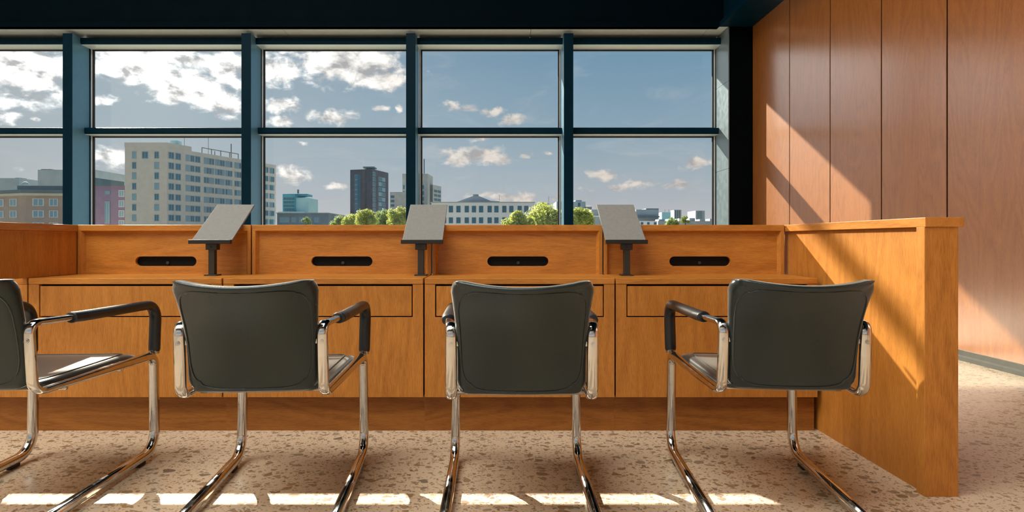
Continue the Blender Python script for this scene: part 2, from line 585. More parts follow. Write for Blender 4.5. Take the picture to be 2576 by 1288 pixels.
# ceiling: dropped dark rim, high dark field inside it
ce = thing('ceiling', None, None, (0, 0, ZS), kind='structure')
box('high_ceiling', (XL, XW, YB, YG + 0.1, 7.8, 8.0), 'dark_ceiling', ce)
XI = 3.095
bm = bmesh.new()
add_box(bm, XI, XW + 0.018, YB, YC, ZS, ZS + 0.07)
add_box(bm, XI + 0.06, XW + 0.018, YB, YC, ZS + 0.07, 7.8)
add_box(bm, XI + 0.05, XI + 0.06, YB, YC, ZS + 0.11, ZS + 0.125)
finish('rim_right', bm, 'dark_paint', ce)

# front beam and an unseen clerestory above it, sized for the sun on wing and chairs
wf = thing('wall_front', None, None, (0, YC, ZS), kind='structure')
CL0, CL1, CZ0, CZ1 = -9.6, -1.8, 4.335, 7.55
bm = bmesh.new()
add_box(bm, XL, XI, YC, YC + 0.10, ZS, ZS + 0.072)                       # flange
add_box(bm, XL, XW, YC + 0.08, YG - 0.05, ZS + 0.02, CZ0)                 # beam
add_box(bm, CL1, XW, YC + 0.08, YC + 0.3, CZ0, 7.8)
add_box(bm, XL, CL0, YC + 0.08, YC + 0.3, CZ0, 7.8)
add_box(bm, CL0, CL1, YC + 0.08, YC + 0.3, CZ1, 7.8)
finish('beam', bm, 'dark_ceiling', wf)
bm = bmesh.new()
add_box(bm, CL0, CL1, YC + 0.085, YC + 0.14, 4.60, 4.70)
for x in (-8.7, -6.14, -3.6):
    add_box(bm, x - 0.035, x + 0.035, YC + 0.085, YC + 0.14, CZ0, CZ1)
finish('clerestory_frame', bm, 'dark_paint', wf)
box('clerestory_pane', (CL0, CL1, YC + 0.20, YC + 0.21, CZ0, CZ1), 'window_glass', wf)

# column at the right end of the window
bm = bmesh.new()
add_box(bm, 3.236, XW + 0.018, YC, YG + 0.12, 0, ZS, bevel=0.003)
finish('column', bm, 'column_paint', kind='structure', origin=(3.4, YC, 0))
rv = thing('trim_1', None, None, (3.236, YC, 0), kind='structure')
for z0, z1 in ((0.0, 1.93), (1.934, 3.16), (3.164, ZS)):
    box('reveal_panel', (3.222, 3.2355, YC + 0.004, YG + 0.02, z0, z1), 'reveal_metal', rv)

# light metal soffit between beam and glass
sf = thing('trim_2', None, None, (0, YC, ZS), kind='structure')
sj = [XL, -6.47, -3.07, 0.457, 2.97, 3.222]
for a, b in zip(sj, sj[1:]):
    box('soffit_panel', (a + 0.003, b - 0.003, YC + 0.003, YG, ZS, ZS + 0.018), 'satin_metal', sf)
# unseen canopy outside, added to cut the sun's upper edge on the wall
box('trim_3', (XL, 5.5, YG + 0.05, 10.35, 4.32, 4.40), 'satin_metal', kind='structure')

# windows: one per bay, mullions between them
MULL = [-8.68, -6.14, -3.597, -1.254, 0.992]
edges = [XL] + MULL + [3.222 + 0.0675]
for i, x in enumerate(MULL):
    m = thing('trim_%d' % (4 + i), None, None, (x, 8.49, 0), kind='structure')
    bm = bmesh.new()
    add_box(bm, x - 0.0675, x + 0.0675, 8.49, 8.84, 0, 3.868, bevel=0.004)
    finish('mullion_body', bm, 'mullion_metal', m)
    box('mullion_face', (x - 0.0670, x + 0.0670, 8.484, 8.4905, 0, 3.868), 'dark_paint', m)
    box('mullion_cap', (x - 0.03, x + 0.03, YG + 0.012, YG + 0.10, 0, 3.9), 'dark_paint', m)
TZ0, TZ1 = 2.4815, 2.576
for i, (a, b) in enumerate(zip(edges, edges[1:])):
    x0, x1 = a + 0.0675, b - 0.0675
    if i == 0:
        x0 = a
    w = thing('window_%d' % (i + 1), None, None, ((x0 + x1) / 2, YG, 0), kind='structure')
    for nm, z0, z1 in (('lower_pane', 0.12, 2.465), ('upper_pane', 2.59, 3.755)):
        box(nm, (x0 + 0.01, x1 - 0.01, YG - 0.004, YG + 0.006, z0 - 0.02, z1 + 0.02), 'window_glass', w)
        bm = bmesh.new()                                        # dark gasket round the pane
        for (p, q, r, s) in ((x0, x0 + 0.045, z0, z1), (x1 - 0.045, x1, z0, z1), (x0, x1, z0 - 0.03, z0 + 0.012), (x0, x1, z1 - 0.012, z1 + 0.03)):
            add_box(bm, p, q, YG - 0.03, YG - 0.005, r, s)
        finish('gasket', bm, 'gasket', w)
        bm = bmesh.new()                                        # thin bright bead
        for (p, q, r, s) in ((x0 + 0.010, x0 + 0.024, z0, z1), (x1 - 0.024, x1 - 0.010, z0, z1)):
            add_box(bm, p, q, YG - 0.045, YG - 0.0301, r, s)
        add_box(bm, x0, x1, YG - 0.04, YG - 0.0301, z1 + 0.006, z1 + 0.012)
        finish('glazing_bead', bm, 'bright_bead', w)
    # round nosed transoms
    for nm, z0, z1, yf in (('transom', TZ0, TZ1, 8.73), ('head_transom', 3.770, 3.868, 8.65), ('sill_transom', 0.0, 0.12, 8.70)):
        bm = bmesh.new()
        r = 0.022
        prof = [(YG - 0.03, z0), (yf + r, z0), (yf + 0.3 * r, z0 + 0.3 * r), (yf, z0 + r), (yf, z1 - r), (yf + 0.3 * r, z1 - 0.3 * r), (yf + r, z1), (YG - 0.03, z1)]
        add_prism(bm, prof, x0 - 0.01, x1 + 0.01, 'X')
        finish(nm, bm, 'dark_paint', w)
        box(nm.replace('transom', 'underside'), (x0, x1, yf + r, YG - 0.031, z0 - 0.004, z0), 'satin_metal', w)
    box('outer_cap', (x0, x1, YG + 0.012, YG + 0.105, 2.47, 2.56), 'dark_paint', w)
    box('head_filler', (x0, x1, YG - 0.02, YG + 0.02, 3.785, ZS), 'dark_paint', w)

# ------------------------------------------------------------------ the bench
YF, YK, YP, YT = 2.846, 3.18, 2.887, 3.262        # front, back rail face, plinth face, rear
ZT, ZC = 0.74, 1.003                              # worktop, top of the back rail
SEAM = [-3.2, -2.25, -1.32, -0.358, 0.556, 1.526]
SLOTX = [None, -1.787, -0.8425, 0.102, 1.079]
ULAB = ['oak desk unit at the far left, mostly hidden behind the cut-off chair',
        'oak desk unit with black slot, first one right of the low partition at the left',
        'oak desk unit between the left and middle grey reading stands, slot in its back panel',
        'oak desk unit behind the squarely seen middle chair, between two grey reading stands',
        'oak desk unit at the right, meeting the sunlit end wing of the bench']


def pill(cx, cz, hw, hh, n=10):
    pts = []
    for k in range(n + 1):
        a = -PI / 2 + PI * k / n
        pts.append((cx + hw - hh + hh * math.cos(a), cz + hh * math.sin(a)))
    for k in range(n + 1):
        a = PI / 2 + PI * k / n
        pts.append((cx - hw + hh + hh * math.cos(a), cz + hh * math.sin(a)))
    return pts


def panel_with_slot(bm, x0, x1, z0, z1, y0, y1, cx, cz, hw, hh, n=10):
    for y, flip in ((y0, False), (y1, True)):
        up = [(x0, cz), (cx - hw, cz)] + [(cx - hw + hh - hh * math.cos(PI / 2 * k / n), cz + hh * math.sin(PI / 2 * k / n)) for k in range(1, n + 1)]
        up += [(cx + hw - hh + hh * math.sin(PI / 2 * k / n), cz + hh * math.cos(PI / 2 * k / n)) for k in range(0, n + 1)] + [(x1, cz), (x1, z1), (x0, z1)]
        dn = [(a, 2 * cz - b) for a, b in up[:-2]] + [(x1, z0), (x0, z0)]
        for poly, fl in ((up, flip), (dn, not flip)):
            vs = [bm.verts.new((a, y, b)) for a, b in poly]
            bm.faces.new(vs if fl else list(reversed(vs)))
    ring = pill(cx, cz, hw, hh, n)
    A = [bm.verts.new((a, y0, b)) for a, b in ring]
    B = [bm.verts.new((a, y1, b)) for a, b in ring]
    for i in range(len(ring)):
        j = (i + 1) % len(ring)
        bm.faces.new((A[i], A[j], B[j], B[i]))
    bmesh.ops.remove_doubles(bm, verts=bm.verts, dist=1e-5)
    bmesh.ops.recalc_face_normals(bm, faces=bm.faces)


for i in range(5):
    x0, x1 = SEAM[i] + 0.0036, SEAM[i + 1] - 0.0036
    u = thing('desk_unit', ULAB[i], 'desk', ((x0 + x1) / 2, YF, 0), 'oak units of the bench')
    # worktop with an eased front edge
    bm = bmesh.new()
    add_box(bm, x0, x1, YF, YT - 0.025, 0.711, ZT, bevel=0.003)
    finish('worktop', bm, 'oak_level', u)
    # face: two stiles and a lower panel round the drawer opening
    dx0, dx1 = x0 + 0.050, x1 - 0.050
    bm = bmesh.new()
    add_box(bm, x0, dx0, YF + 0.002, YF + 0.022, 0.553, 0.7105, bevel=0.001)
    add_box(bm, dx1, x1, YF + 0.002, YF + 0.022, 0.553, 0.7105, bevel=0.001)
    add_box(bm, x0, x1, YF + 0.002, YF + 0.022, 0.171, 0.5535, bevel=0.001)
    finish('face_panel', bm, 'oak_upright', u)
    box('carcass', (x0, x1, YF + 0.0225, YT - 0.03, 0.171, 0.7105), 'shadow_gap', u)
    bm = bmesh.new()
    add_box(bm, dx0 + 0.0052, dx1 - 0.0052, YF + 0.003, YF + 0.0222, 0.5590, 0.7020, bevel=0.001)
    finish('drawer', bm, 'oak_upright', u)
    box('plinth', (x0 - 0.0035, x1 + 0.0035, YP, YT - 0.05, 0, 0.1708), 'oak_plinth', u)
    # back: cap rail, end stile, bevelled frame and recessed panel with the slot
    bm = bmesh.new()
    add_box(bm, x0, x1, YK, YT, 0.971, ZC, bevel=0.0015)
    finish('cap_rail', bm, 'oak_level', u)
    sw = 0.018
    for (a, b) in ((x0, x0 + sw), (x1 - sw, x1)):
        bm = bmesh.new()
        add_box(bm, a, b, YK, YT, ZT, 0.971, bevel=0.001)
        finish('stile', bm, 'oak_upright', u)
    px0, px1 = x0 + sw, x1 - sw
    bm = bmesh.new()
    bv, rd = 0.013, 0.020
    for poly in ([(px0, YK, 0.971), (px1, YK, 0.971), (px1 - bv, YK + rd, 0.971 - bv), (px0 + bv, YK + rd, 0.971 - bv)],
                 [(px0, YK, 0.971), (px0 + bv, YK + rd, 0.971 - bv), (px0 + bv, YK + rd, ZT), (px0, YK, ZT)],
                 [(px1, YK, 0.971), (px1, YK, ZT), (px1 - bv, YK + rd, ZT), (px1 - bv, YK + rd, 0.971 - bv)]):
        bm.faces.new([bm.verts.new(p) for p in poly])
    finish('bevel_frame', bm, 'oak_level', u)
    bm = bmesh.new()
    if SLOTX[i] is None:
        add_box(bm, px0, px1, YK + rd, YT - 0.005, ZT, 0.970)
        finish('back_panel', bm, 'oak_level', u)
    else:
        panel_with_slot(bm, px0, px1, ZT, 0.970, YK + rd, YT - 0.02, SLOTX[i], 0.8085, 0.164, 0.026)
        finish('back_panel', bm, 'oak_level', u)
        bm = bmesh.new()
        add_prism(bm, pill(SLOTX[i], 0.8085, 0.172, 0.034), YK + rd + 0.018, YT - 0.015, 'Y')
        s = finish('slot_insert', bm, 'slot_black', u)
        s['label'] = 'black recessed slot insert'
        bm = bmesh.new()
        add_disc(bm, (SLOTX[i] + 0.002, YK + rd + 0.012, 0.800), 0.0085, 0.008, 'Y')
        finish('lens', bm, 'lens_glass', s, origin=u.location)

# low partition standing on the worktop at the left
t = thing('desk_partition', 'low oak partition standing on the bench top at the left, above the cut-off chair', 'partition', (-2.25, 3.0, ZT))
bm = bmesh.new()
add_box(bm, -2.275, -2.252, 2.60, YK - 0.001, ZT + 0.0005, 0.968, bevel=0.001)
finish('panel', bm, 'oak_upright', t)
bm = bmesh.new()
add_box(bm, -2.285, -2.245, 2.60, YK - 0.001, 0.9685, ZC, bevel=0.0015)
finish('cap_rail', bm, 'oak_deep', t)

# end wing at the right
t = thing('bench_end_wing', 'tall oak end wing closing the bench at the right, striped with sunlight', 'partition', (1.58, 2.14, 0))
XE = 1.528
bm = bmesh.new()
add_box(bm, XE + 0.020, 1.649, 2.150, YT, 0, 0.968)
finish('recessed_panel', bm, 'oak_upright', t)
bm = bmesh.new()
add_box(bm, XE, XE + 0.0199, 2.142, 2.183, 0, 0.968, bevel=0.001)
finish('stile', bm, 'oak_upright', t)
bm = bmesh.new()
add_box(bm, XE + 0.0005, 1.649, 2.140, 2.1499, 0, 0.968, bevel=0.001)
finish('end_panel', bm, 'oak_upright', t)
bm = bmesh.new()
add_box(bm, XE, 1.668, 2.136, YT, 0.9685, ZC, bevel=0.0015)
finish('cap_rail', bm, 'oak_deep', t)

# ------------------------------------------------------------------ reading stands on the bench
SLAB = ['grey reading stand leftmost on the bench, its board leaning strongly to the right',
        'grey reading stand in the middle of the three, against the white office block outside',
        'grey reading stand rightmost on the bench, its board leaning to the left']
for i, (px_, bx) in enumerate(((-1.464, -1.462), (-0.398, -0.389), (0.653, 0.646))):
    st = thing('reading_stand', SLAB[i], 'stand', (px_, 3.05, ZT), 'grey reading stands on the bench')
    bm = bmesh.new()
    add_box(bm, px_ - 0.031, px_ + 0.031, 3.02, 3.08, ZT, ZT + 0.007, bevel=0.001)
    finish('base_plate', bm, 'stand_metal', st)
    bm = bmesh.new()
    add_box(bm, px_ - 0.0155, px_ + 0.0155, 3.035, 3.065, ZT + 0.007, 0.876, bevel=0.002)
    finish('post', bm, 'stand_metal', st)
    bm = bmesh.new()
    add_box(bm, px_ - 0.028, px_ + 0.028, 3.032, 3.072, 0.872, 0.903, bevel=0.0015)
    cl = finish('clamp_block', bm, 'stand_metal', st)
    bm = bmesh.new()
    add_disc(bm, (px_, 3.029, 0.888), 0.004, 0.004, 'Y', 10)
    finish('screw', bm, 'stand_black', cl, origin=st.location)
    # tilted board: from (y 3.03, z .918) to (y 3.32, z 1.121)
    p0, p1 = Vector((bx, 3.03, 0.918)), Vector((bx, 3.315, 1.120))
    d = (p1 - p0)
    L = d.length
    d.normalize()
    nrm = Vector((0, -d.z, d.y))
    bm = bmesh.new()
    add_box(bm, -0.1025, 0.1025, 0, L, -0.010, 0, bevel=0.0015)
    mtx = Matrix(((1, 0, 0, bx), (0, d.y, nrm.y, p0.y), (0, d.z, nrm.z, p0.z), (0, 0, 0, 1)))
    bmesh.ops.transform(bm, matrix=mtx, verts=bm.verts)
    finish('board', bm, 'stand_board', st)
    bm = bmesh.new()
    add_box(bm, bx - 0.1065, bx + 0.1065, 3.008, 3.0295, 0.903, 0.924, bevel=0.002)
    finish('ledge', bm, 'stand_black', st)
    bm = bmesh.new()
    add_box(bm, px_ - 0.02, px_ + 0.02, 3.034, 3.085, 0.9032, 0.914, bevel=0.001)
    finish('bracket', bm, 'stand_metal', st)

# ------------------------------------------------------------------ chairs


def side_path(s):
    pts = [(s * 0.243, -0.76, 0.030), (s * 0.252, 0.0, 0.030), (s * 0.247, 0.0, 0.432), (s * 0.216, -0.655, 0.436),
           (s * 0.214, -0.672, 0.660), (s * 0.242, -0.45, 0.656), (s * 0.257, 0.0, 0.650), (s * 0.252, -0.004, 0.44)]
    return fillet(pts, [0.085, 0.042, 0.045, 0.030, 0.10, 0.062], 8)


def frame_size(u, p):
    if p.z < 0.43 and p.y > -0.3 or p.z < 0.1:
        return 0.0190, 0.0190
    k = min(1.0, max(0.0, (-p.y) / 0.25))
    if p.z > 0.50:                                              # thinner where the arm leaves the upright
        f = min(1.0, max(0.0, (p.y + 0.64) / 0.10))
        return 0.0175 - 0.0065 * f, 0.0110 - 0.0015 * f
    return 0.0190 - 0.0015 * k, 0.0190 - 0.0075 * k


def make_chair():
    t = thing('cantilever_chair', 'x', 'chair', (0, 0, 0), 'black chairs along the bench')
    for s in (-1, 1):
        path = side_path(s)
        bm = bmesh.new()
        sweep(bm, path, frame_size, 14, power=0.85)
        fr = finish('side_frame', bm, 'chrome', t, smooth=True)
        bm = bmesh.new()
        add_disc(bm, (s * 0.2145, -0.6825, 0.606), 0.0070, 0.010, 'Y', 14)
        add_disc(bm, (s * 0.2145, -0.6850, 0.606), 0.0040, 0.010, 'Y', 6)
        finish('screw', bm, 'chrome', fr, origin=t.location)
        # arm pad follows the arm of the frame
        q0, q1 = Vector((s * 0.242, -0.45, 0.656)), Vector((s * 0.257, 0.0, 0.650))
        pa = Vector((s * 0.214, -0.672, 0.660)).lerp(q0, 0.74)
        pad = fillet([pa, q0, q1, Vector((s * 0.252, -0.004, 0.447))], [0.10, 0.066], 8)
        first, last = pad[0], pad[-1]
        pad = [first.lerp(pad[1], k / 14) for k in (0, .25, .6, 1, 2, 5, 9, 12)] + pad[1:-1] + [pad[-2].lerp(last, k / 8) for k in (3, 6, 7.4, 7.8, 8)]
        n_pad = len(pad)
        steps = {0: 0.55, 1: 0.82, 2: 0.95}
        bm = bmesh.new()

        def padsize(u, p):
            k = round(u * (n_pad - 1))
            e = steps.get(k, 1.0)
            if n_pad - 1 - k < 2:
                e = 0.9 if n_pad - 1 - k == 1 else 0.75
            return 0.0235 * e, 0.0190 * e
        sweep(bm, pad, padsize, 16)
        finish('arm_pad', bm, 'arm_rubber', t, smooth=True)
        bm = bmesh.new()
        add_box(bm, s * 0.250 - 0.0125, s * 0.250 + 0.0125, -0.135, -0.085, 0.0, 0.030, bevel=0.005)
        finish('foot_glide', bm, 'glide_rubber', t)
        bm = bmesh.new()
        add_box(bm, s * 0.244 - 0.0125, s * 0.244 + 0.0125, -0.70, -0.65, 0.0, 0.030, bevel=0.005)
        finish('foot_glide', bm, 'glide_rubber', t)
    bm = bmesh.new()
    sweep(bm, [Vector((-0.243, -0.755, 0.03)), Vector((0.243, -0.755, 0.03))], (0.0175, 0.0175), 12, Vector((0, 0, 1)))
    finish('floor_bar', bm, 'chrome', t, smooth=True)
    for x, y in ((0.238, -0.22), (0.217, -0.50)):
        bm = bmesh.new()
        sweep(bm, [Vector((-x, y, 0.418)), Vector((x, y, 0.418))], (0.009, 0.009), 12, Vector((0, 0, 1)))
        finish('seat_bar', bm, 'chrome', t, smooth=True)

    # seat pad: rounded, slightly dished
    NU, NV = 16, 18
    bm = bmesh.new()

    def seat_pt(u, v, top):
        y = -0.060 - 0.535 * (0.5 - v / 2)
        hw = 0.232 - 0.034 * (0.5 - v / 2)
        x = u * hw
        e = max(abs(u), abs(v))
        r = (1 - max(0, (abs(u) - 0.86) / 0.14) ** 2) ** 0.5 * (1 - max(0, (abs(v) - 0.88) / 0.12) ** 2) ** 0.5
        # round the plan corners
        cu, cv = max(0, abs(u) - 0.8) / 0.2, max(0, abs(v) - 0.84) / 0.16
        if cu > 0 and cv > 0:
            l = math.hypot(cu, cv)
            m = max(cu, cv)
            x = math.copysign((0.8 + 0.2 * cu * m / l) * hw, u)
            vv = math.copysign(0.84 + 0.16 * cv * m / l, v)
            y = -0.060 - 0.535 * (0.5 - vv / 2)
        dish = -0.013 * (1 - u * u) * max(0.0, 1 - ((v + 0.45) / 1.3) ** 2)
        front = -0.020 * max(0, (v - 0.5) / 0.5) ** 2
        k = 0.5 - v / 2
        mid = 0.440 + 0.001 * k
        half = (0.0190 - 0.007 * k) * r
        return Vector((x, y, mid + (half + dish * r + (front + 0.006) if top else -half + 0.3 * dish * r)))
    grid = {}
    for tt in (0, 1):
        for a in range(NU + 1):
            for b in range(NV + 1):
                u, v = math.sin((2 * a / NU - 1) * PI / 2), math.sin((2 * b / NV - 1) * PI / 2)
                grid[tt, a, b] = bm.verts.new(seat_pt(u, v, tt))
        for a in range(NU):
            for b in range(NV):
                q = [grid[tt, a, b], grid[tt, a + 1, b], grid[tt, a + 1, b + 1], grid[tt, a, b + 1]]
                bm.faces.new(q if tt else list(reversed(q)))
    rim = [(a, 0) for a in range(NU)] + [(NU, b) for b in range(NV)] + [(a, NV) for a in range(NU, 0, -1)] + [(0, b) for b in range(NV, 0, -1)]
    for (a, b), (c, d) in zip(rim, rim[1:] + rim[:1]):
        bm.faces.new((grid[0, a, b], grid[0, c, d], grid[1, c, d], grid[1, a, b]))
    bmesh.ops.remove_doubles(bm, verts=bm.verts, dist=2e-5)
    bmesh.ops.recalc_face_normals(bm, faces=bm.faces)
    seat = finish('seat', bm, 'seat_leather', t, smooth=True)
    # stitched welt round the seat top
    loop = []
    for k in range(80):
        th = 2 * PI * k / 80
        c, s_ = math.cos(th), math.sin(th)
        u = math.copysign(abs(c) ** 0.28, c) * 0.87
        v = math.copysign(abs(s_) ** 0.28, s_) * 0.89
        loop.append(seat_pt(u, v, 1) + Vector((0, 0, 0.0012)))
    bm = bmesh.new()
    sweep(bm, loop + [loop[0]], (0.0022, 0.0022), 6, Vector((0, 0, 1)), cap=False)
    finish('welt', bm, 'leather', seat, smooth=True, origin=t.location)

    # backrest: curved shell, dished across, leaning and flaring at the top
    NU, NV = 22, 22
    bm = bmesh.new()

    def back_pt(u, v, rear):
        q = (v + 1) / 2
        hw = 0.201 - 0.005 * math.sin(q * PI) + 0.017 * q ** 2
        x = u * hw
        cu, cv = max(0, abs(u) - 0.72) / 0.28, max(0, (v if v > 0 else -v) - 0.74) / 0.26
        vq = v
        if cu > 0 and cv > 0:
            l, m = math.hypot(cu, cv), max(cu, cv)
            x = math.copysign((0.72 + 0.28 * cu * m / l) * hw, u)
            vq = math.copysign(0.74 + 0.26 * cv * m / l, v)
        q = (vq + 1) / 2
        z = 0.446 + 0.368 * q - 0.026 * (1 - u * u) * q ** 3
        lean = -0.125 * q ** 2.0 + 0.022 * (1 - q) ** 5
        curve = 0.014 + 0.046 * q
        y = -0.668 + lean + curve * u * u
        r = (1 - max(0, (abs(u) - 0.90) / 0.10) ** 2) ** 0.5 * (1 - max(0, (abs(vq) - 0.92) / 0.08) ** 2) ** 0.5
        half = (0.016 + 0.019 * q ** 4) * r
        return Vector((x, y + (-half if rear else half), z))
    grid = {}
    for tt in (0, 1):
        for a in range(NU + 1):
            for b in range(NV + 1):
                u, v = math.sin((2 * a / NU - 1) * PI / 2), math.sin((2 * b / NV - 1) * PI / 2)
                grid[tt, a, b] = bm.verts.new(back_pt(u, v, tt))
        for a in range(NU):
            for b in range(NV):
                q = [grid[tt, a, b], grid[tt, a + 1, b], grid[tt, a + 1, b + 1], grid[tt, a, b + 1]]
                bm.faces.new(q if tt else list(reversed(q)))
    rim = [(a, 0) for a in range(NU)] + [(NU, b) for b in range(NV)] + [(a, NV) for a in range(NU, 0, -1)] + [(0, b) for b in range(NV, 0, -1)]
    for (a, b), (c, d) in zip(rim, rim[1:] + rim[:1]):
        bm.faces.new((grid[0, a, b], grid[0, c, d], grid[1, c, d], grid[1, a, b]))
    bmesh.ops.remove_doubles(bm, verts=bm.verts, dist=2e-5)
    bmesh.ops.recalc_face_normals(bm, faces=bm.faces)
    back = finish('backrest', bm, 'leather', t, smooth=True)
    loop = []
    for k in range(96):
        th = 2 * PI * k / 96
        c, s_ = math.cos(th), math.sin(th)
        u = math.copysign(abs(c) ** 0.42, c) * 0.93
        v = math.copysign(abs(s_) ** 0.42, s_) * (0.86 if s_ > 0 else 0.925)
        loop.append(back_pt(u, v, 1) + Vector((0, -0.0008, 0)))
    bm = bmesh.new()
    sweep(bm, loop + [loop[0]], (0.0024, 0.0024), 6, Vector((0, 1, 0)), cap=False)
    finish('piping', bm, 'leather', back, smooth=True, origin=t.location)
    # clips that hold the back to the uprights
    for s in (-1, 1):
        bm = bmesh.new()
        add_box(bm, min(s * 0.19, s * 0.208), max(s * 0.19, s * 0.208), -0.668, -0.659, 0.599, 0.613)
        finish('back_clip', bm, 'chrome', t)
    return t


def copy_tree(o, parent=None):
    c = o.copy()
    COL.objects.link(c)
    if parent is not None:
        c.parent = parent
    for ch in list(o.children):
        copy_tree(ch, c)
    return c


chair0 = make_chair()
CHAIRS = [(-1.719, 2.531, -0.045, "black leather chair cut off at the left, sun glaring on its seat"),
          (-0.822, 2.511, -0.085, 'black leather chair under the leftmost reading stand, pale sheen over its whole back'),
          (0.071, 2.477, 0.002, 'black leather chair seen squarely from behind, an arm pad peeking out on both sides'),
          (0.988, 2.539, 0.092, 'black leather chair turned slightly left, beside the sunlit end wing')]
for i, (x, y, a, lab) in enumerate(CHAIRS):
    c = chair0 if i == 0 else copy_tree(chair0)
    c.location = (x, y, 0)
    c.rotation_euler = (0, 0, -a)
    c['label'] = lab

# ------------------------------------------------------------------ housing and slit mask of the added spotlight, unseen above the frame
lamp = thing('added_spotlight', 'added unseen spotlight high under the roof, throwing the bright bar on the floor', 'lamp', tuple(LAMP_POS))
zx = LAMP_DIR.normalized()
xx = Vector((1, 0, 0)) - zx * zx.x
xx.normalize()
yx = zx.cross(xx)
corners = [Vector((-2.55, 2.160, 0)), Vector((0.93, 2.160, 0)), Vector((0.98, 2.085, 0)), Vector((-2.50, 2.085, 0))]
gate = LAMP_POS - zx * 0.80
hole = []
for c in corners:
    dd = c - LAMP_POS
    q = LAMP_POS + dd * ((gate - LAMP_POS).dot(zx) / dd.dot(zx))
    hole.append(q)
outer = [gate + xx * a + yx * b_ for a, b_ in ((-.32, .32), (.32, .32), (.32, -.32), (-.32, -.32))]
hc = sum(hole, Vector()) / 4
# order the outer corners like the hole corners
def ang(v):
    return math.atan2((v - gate).dot(yx), (v - gate).dot(xx))
def ang_h(v):
    return math.atan2((v - hc).dot(yx), (v - hc).dot(xx))
hole.sort(key=ang_h)
outer.sort(key=ang)
bm = bmesh.new()
H = [bm.verts.new(v) for v in hole]
O = [bm.verts.new(v) for v in outer]
B = [bm.verts.new(v + zx * 0.30) for v in outer]
for i in range(4):
    j = (i + 1) % 4
    bm.faces.new((H[i], H[j], O[j], O[i]))
    bm.faces.new((O[i], O[j], B[j], B[i]))
finish('beam_mask_plate', bm, 'gasket', lamp)
bm = bmesh.new()
sweep(bm, [LAMP_POS + zx * 0.06, LAMP_POS + zx * 0.42], (0.12, 0.12), 16, xx)
finish('added_lamp_body', bm, 'gasket', lamp)
bm = bmesh.new()
sweep(bm, [LAMP_POS + zx * 0.25, Vector(((LAMP_POS + zx * 0.25).x, (LAMP_POS + zx * 0.25).y, 7.8))], (0.02, 0.02), 8, Vector((1, 0, 0)))
finish('added_lamp_rod', bm, 'gasket', lamp)


# ------------------------------------------------------------------ the city outside
ZGND = -14.0
noisy('ground_mix', (0.21, 0.22, 0.17), (0.29, 0.28, 0.23), 0.02, 0.9)
box('ground', (-1500, 1500, YG + 6, 3000, ZGND - 1, ZGND), 'ground_mix', kind='structure', origin=(0, 0, ZGND))
noisy('beige_brick', (0.56, 0.54, 0.495), (0.62, 0.60, 0.555), 0.5, 0.85, bump=0.3, bump_scale=30)  # city colours from here on carry a mild bluish tint for distance haze
noisy('red_brick', (0.41, 0.325, 0.28), (0.47, 0.375, 0.325), 0.8, 0.85)
noisy('plum_brick', (0.23, 0.19, 0.30), (0.26, 0.215, 0.335), 0.8, 0.8)
noisy('dark_brick', (0.075, 0.085, 0.11), (0.10, 0.11, 0.14), 0.6, 0.85)
noisy('white_render', (0.84, 0.86, 0.87), (0.88, 0.89, 0.90), 0.3, 0.85)
noisy('concrete', (0.38, 0.40, 0.40), (0.47, 0.48, 0.47), 0.3, 0.85)
noisy('slate_roof', (0.09, 0.17, 0.21), (0.12, 0.21, 0.25), 0.5, 0.7)
noisy('grey_blue', (0.30, 0.38, 0.44), (0.36, 0.44, 0.50), 0.2, 0.7)
noisy('teal_cladding', (0.04, 0.30, 0.42), (0.06, 0.35, 0.47), 0.2, 0.5)
noisy('teal_light', (0.27, 0.52, 0.60), (0.33, 0.57, 0.65), 0.2, 0.5)
noisy('low_block', (0.17, 0.25, 0.29), (0.22, 0.30, 0.34), 0.3, 0.8)
noisy('stone_trim', (0.66, 0.62, 0.55), (0.72, 0.68, 0.61), 0.5, 0.8)
noisy('white_frame', (0.66, 0.68, 0.68), (0.70, 0.72, 0.72), 0.5, 0.6)
noisy('blue_frame', (0.22, 0.33, 0.40), (0.26, 0.37, 0.44), 0.5, 0.6)
noisy('pane_blue', (0.022, 0.15, 0.25), (0.055, 0.22, 0.34), 0.35, 0.4, spec=0.25)
noisy('pane_pale', (0.17, 0.38, 0.52), (0.28, 0.48, 0.60), 0.35, 0.4, spec=0.25)
noisy('mast_metal', (0.10, 0.13, 0.15), (0.12, 0.15, 0.17), 1, 0.6)


def at(px, py, Y):
    return Vector(((px - CX) * Y / FPX, Y, EYE + (CY - py) * Y / FPX))


def zat(py, Y):
    return EYE + (CY - py) * Y / FPX


def win_mesh(frame, pane, cross):
    """a window of unit size: proud frame, set back pane, optional glazing bar"""
    bm = bmesh.new()
    f, d = 0.10, 0.5
    for q in ((-.5, -.5 + f, 0, 1), (.5 - f, .5, 0, 1), (-.5 + f, .5 - f, 0, f * .8), (-.5 + f, .5 - f, 1 - f * .8, 1)):
        add_box(bm, q[0], q[1], -d, 0.2, q[2], q[3])
    if cross:
        add_box(bm, -0.04, 0.04, -d * .8, 0.2, f * .8, 1 - f * .8)
    n0 = len(bm.faces)
    add_box(bm, -.5 + f, .5 - f, -d * .35, 0.2, f * .8, 1 - f * .8)
    bm.faces.ensure_lookup_table()
    for fc in list(bm.faces)[n0:]:
        fc.material_index = 1
    me = bpy.data.meshes.new('window')
    bm.to_mesh(me)
    bm.free()
    me.materials.append(MATS[frame])
    me.materials.append(MATS[pane])
    return me


W_BLUE = win_mesh('blue_frame', 'pane_blue', True)
W_DARK = win_mesh('mast_metal', 'pane_blue', False)
W_WHITE = win_mesh('white_frame', 'pane_pale', True)
W_PALE = win_mesh('blue_frame', 'pane_pale', True)


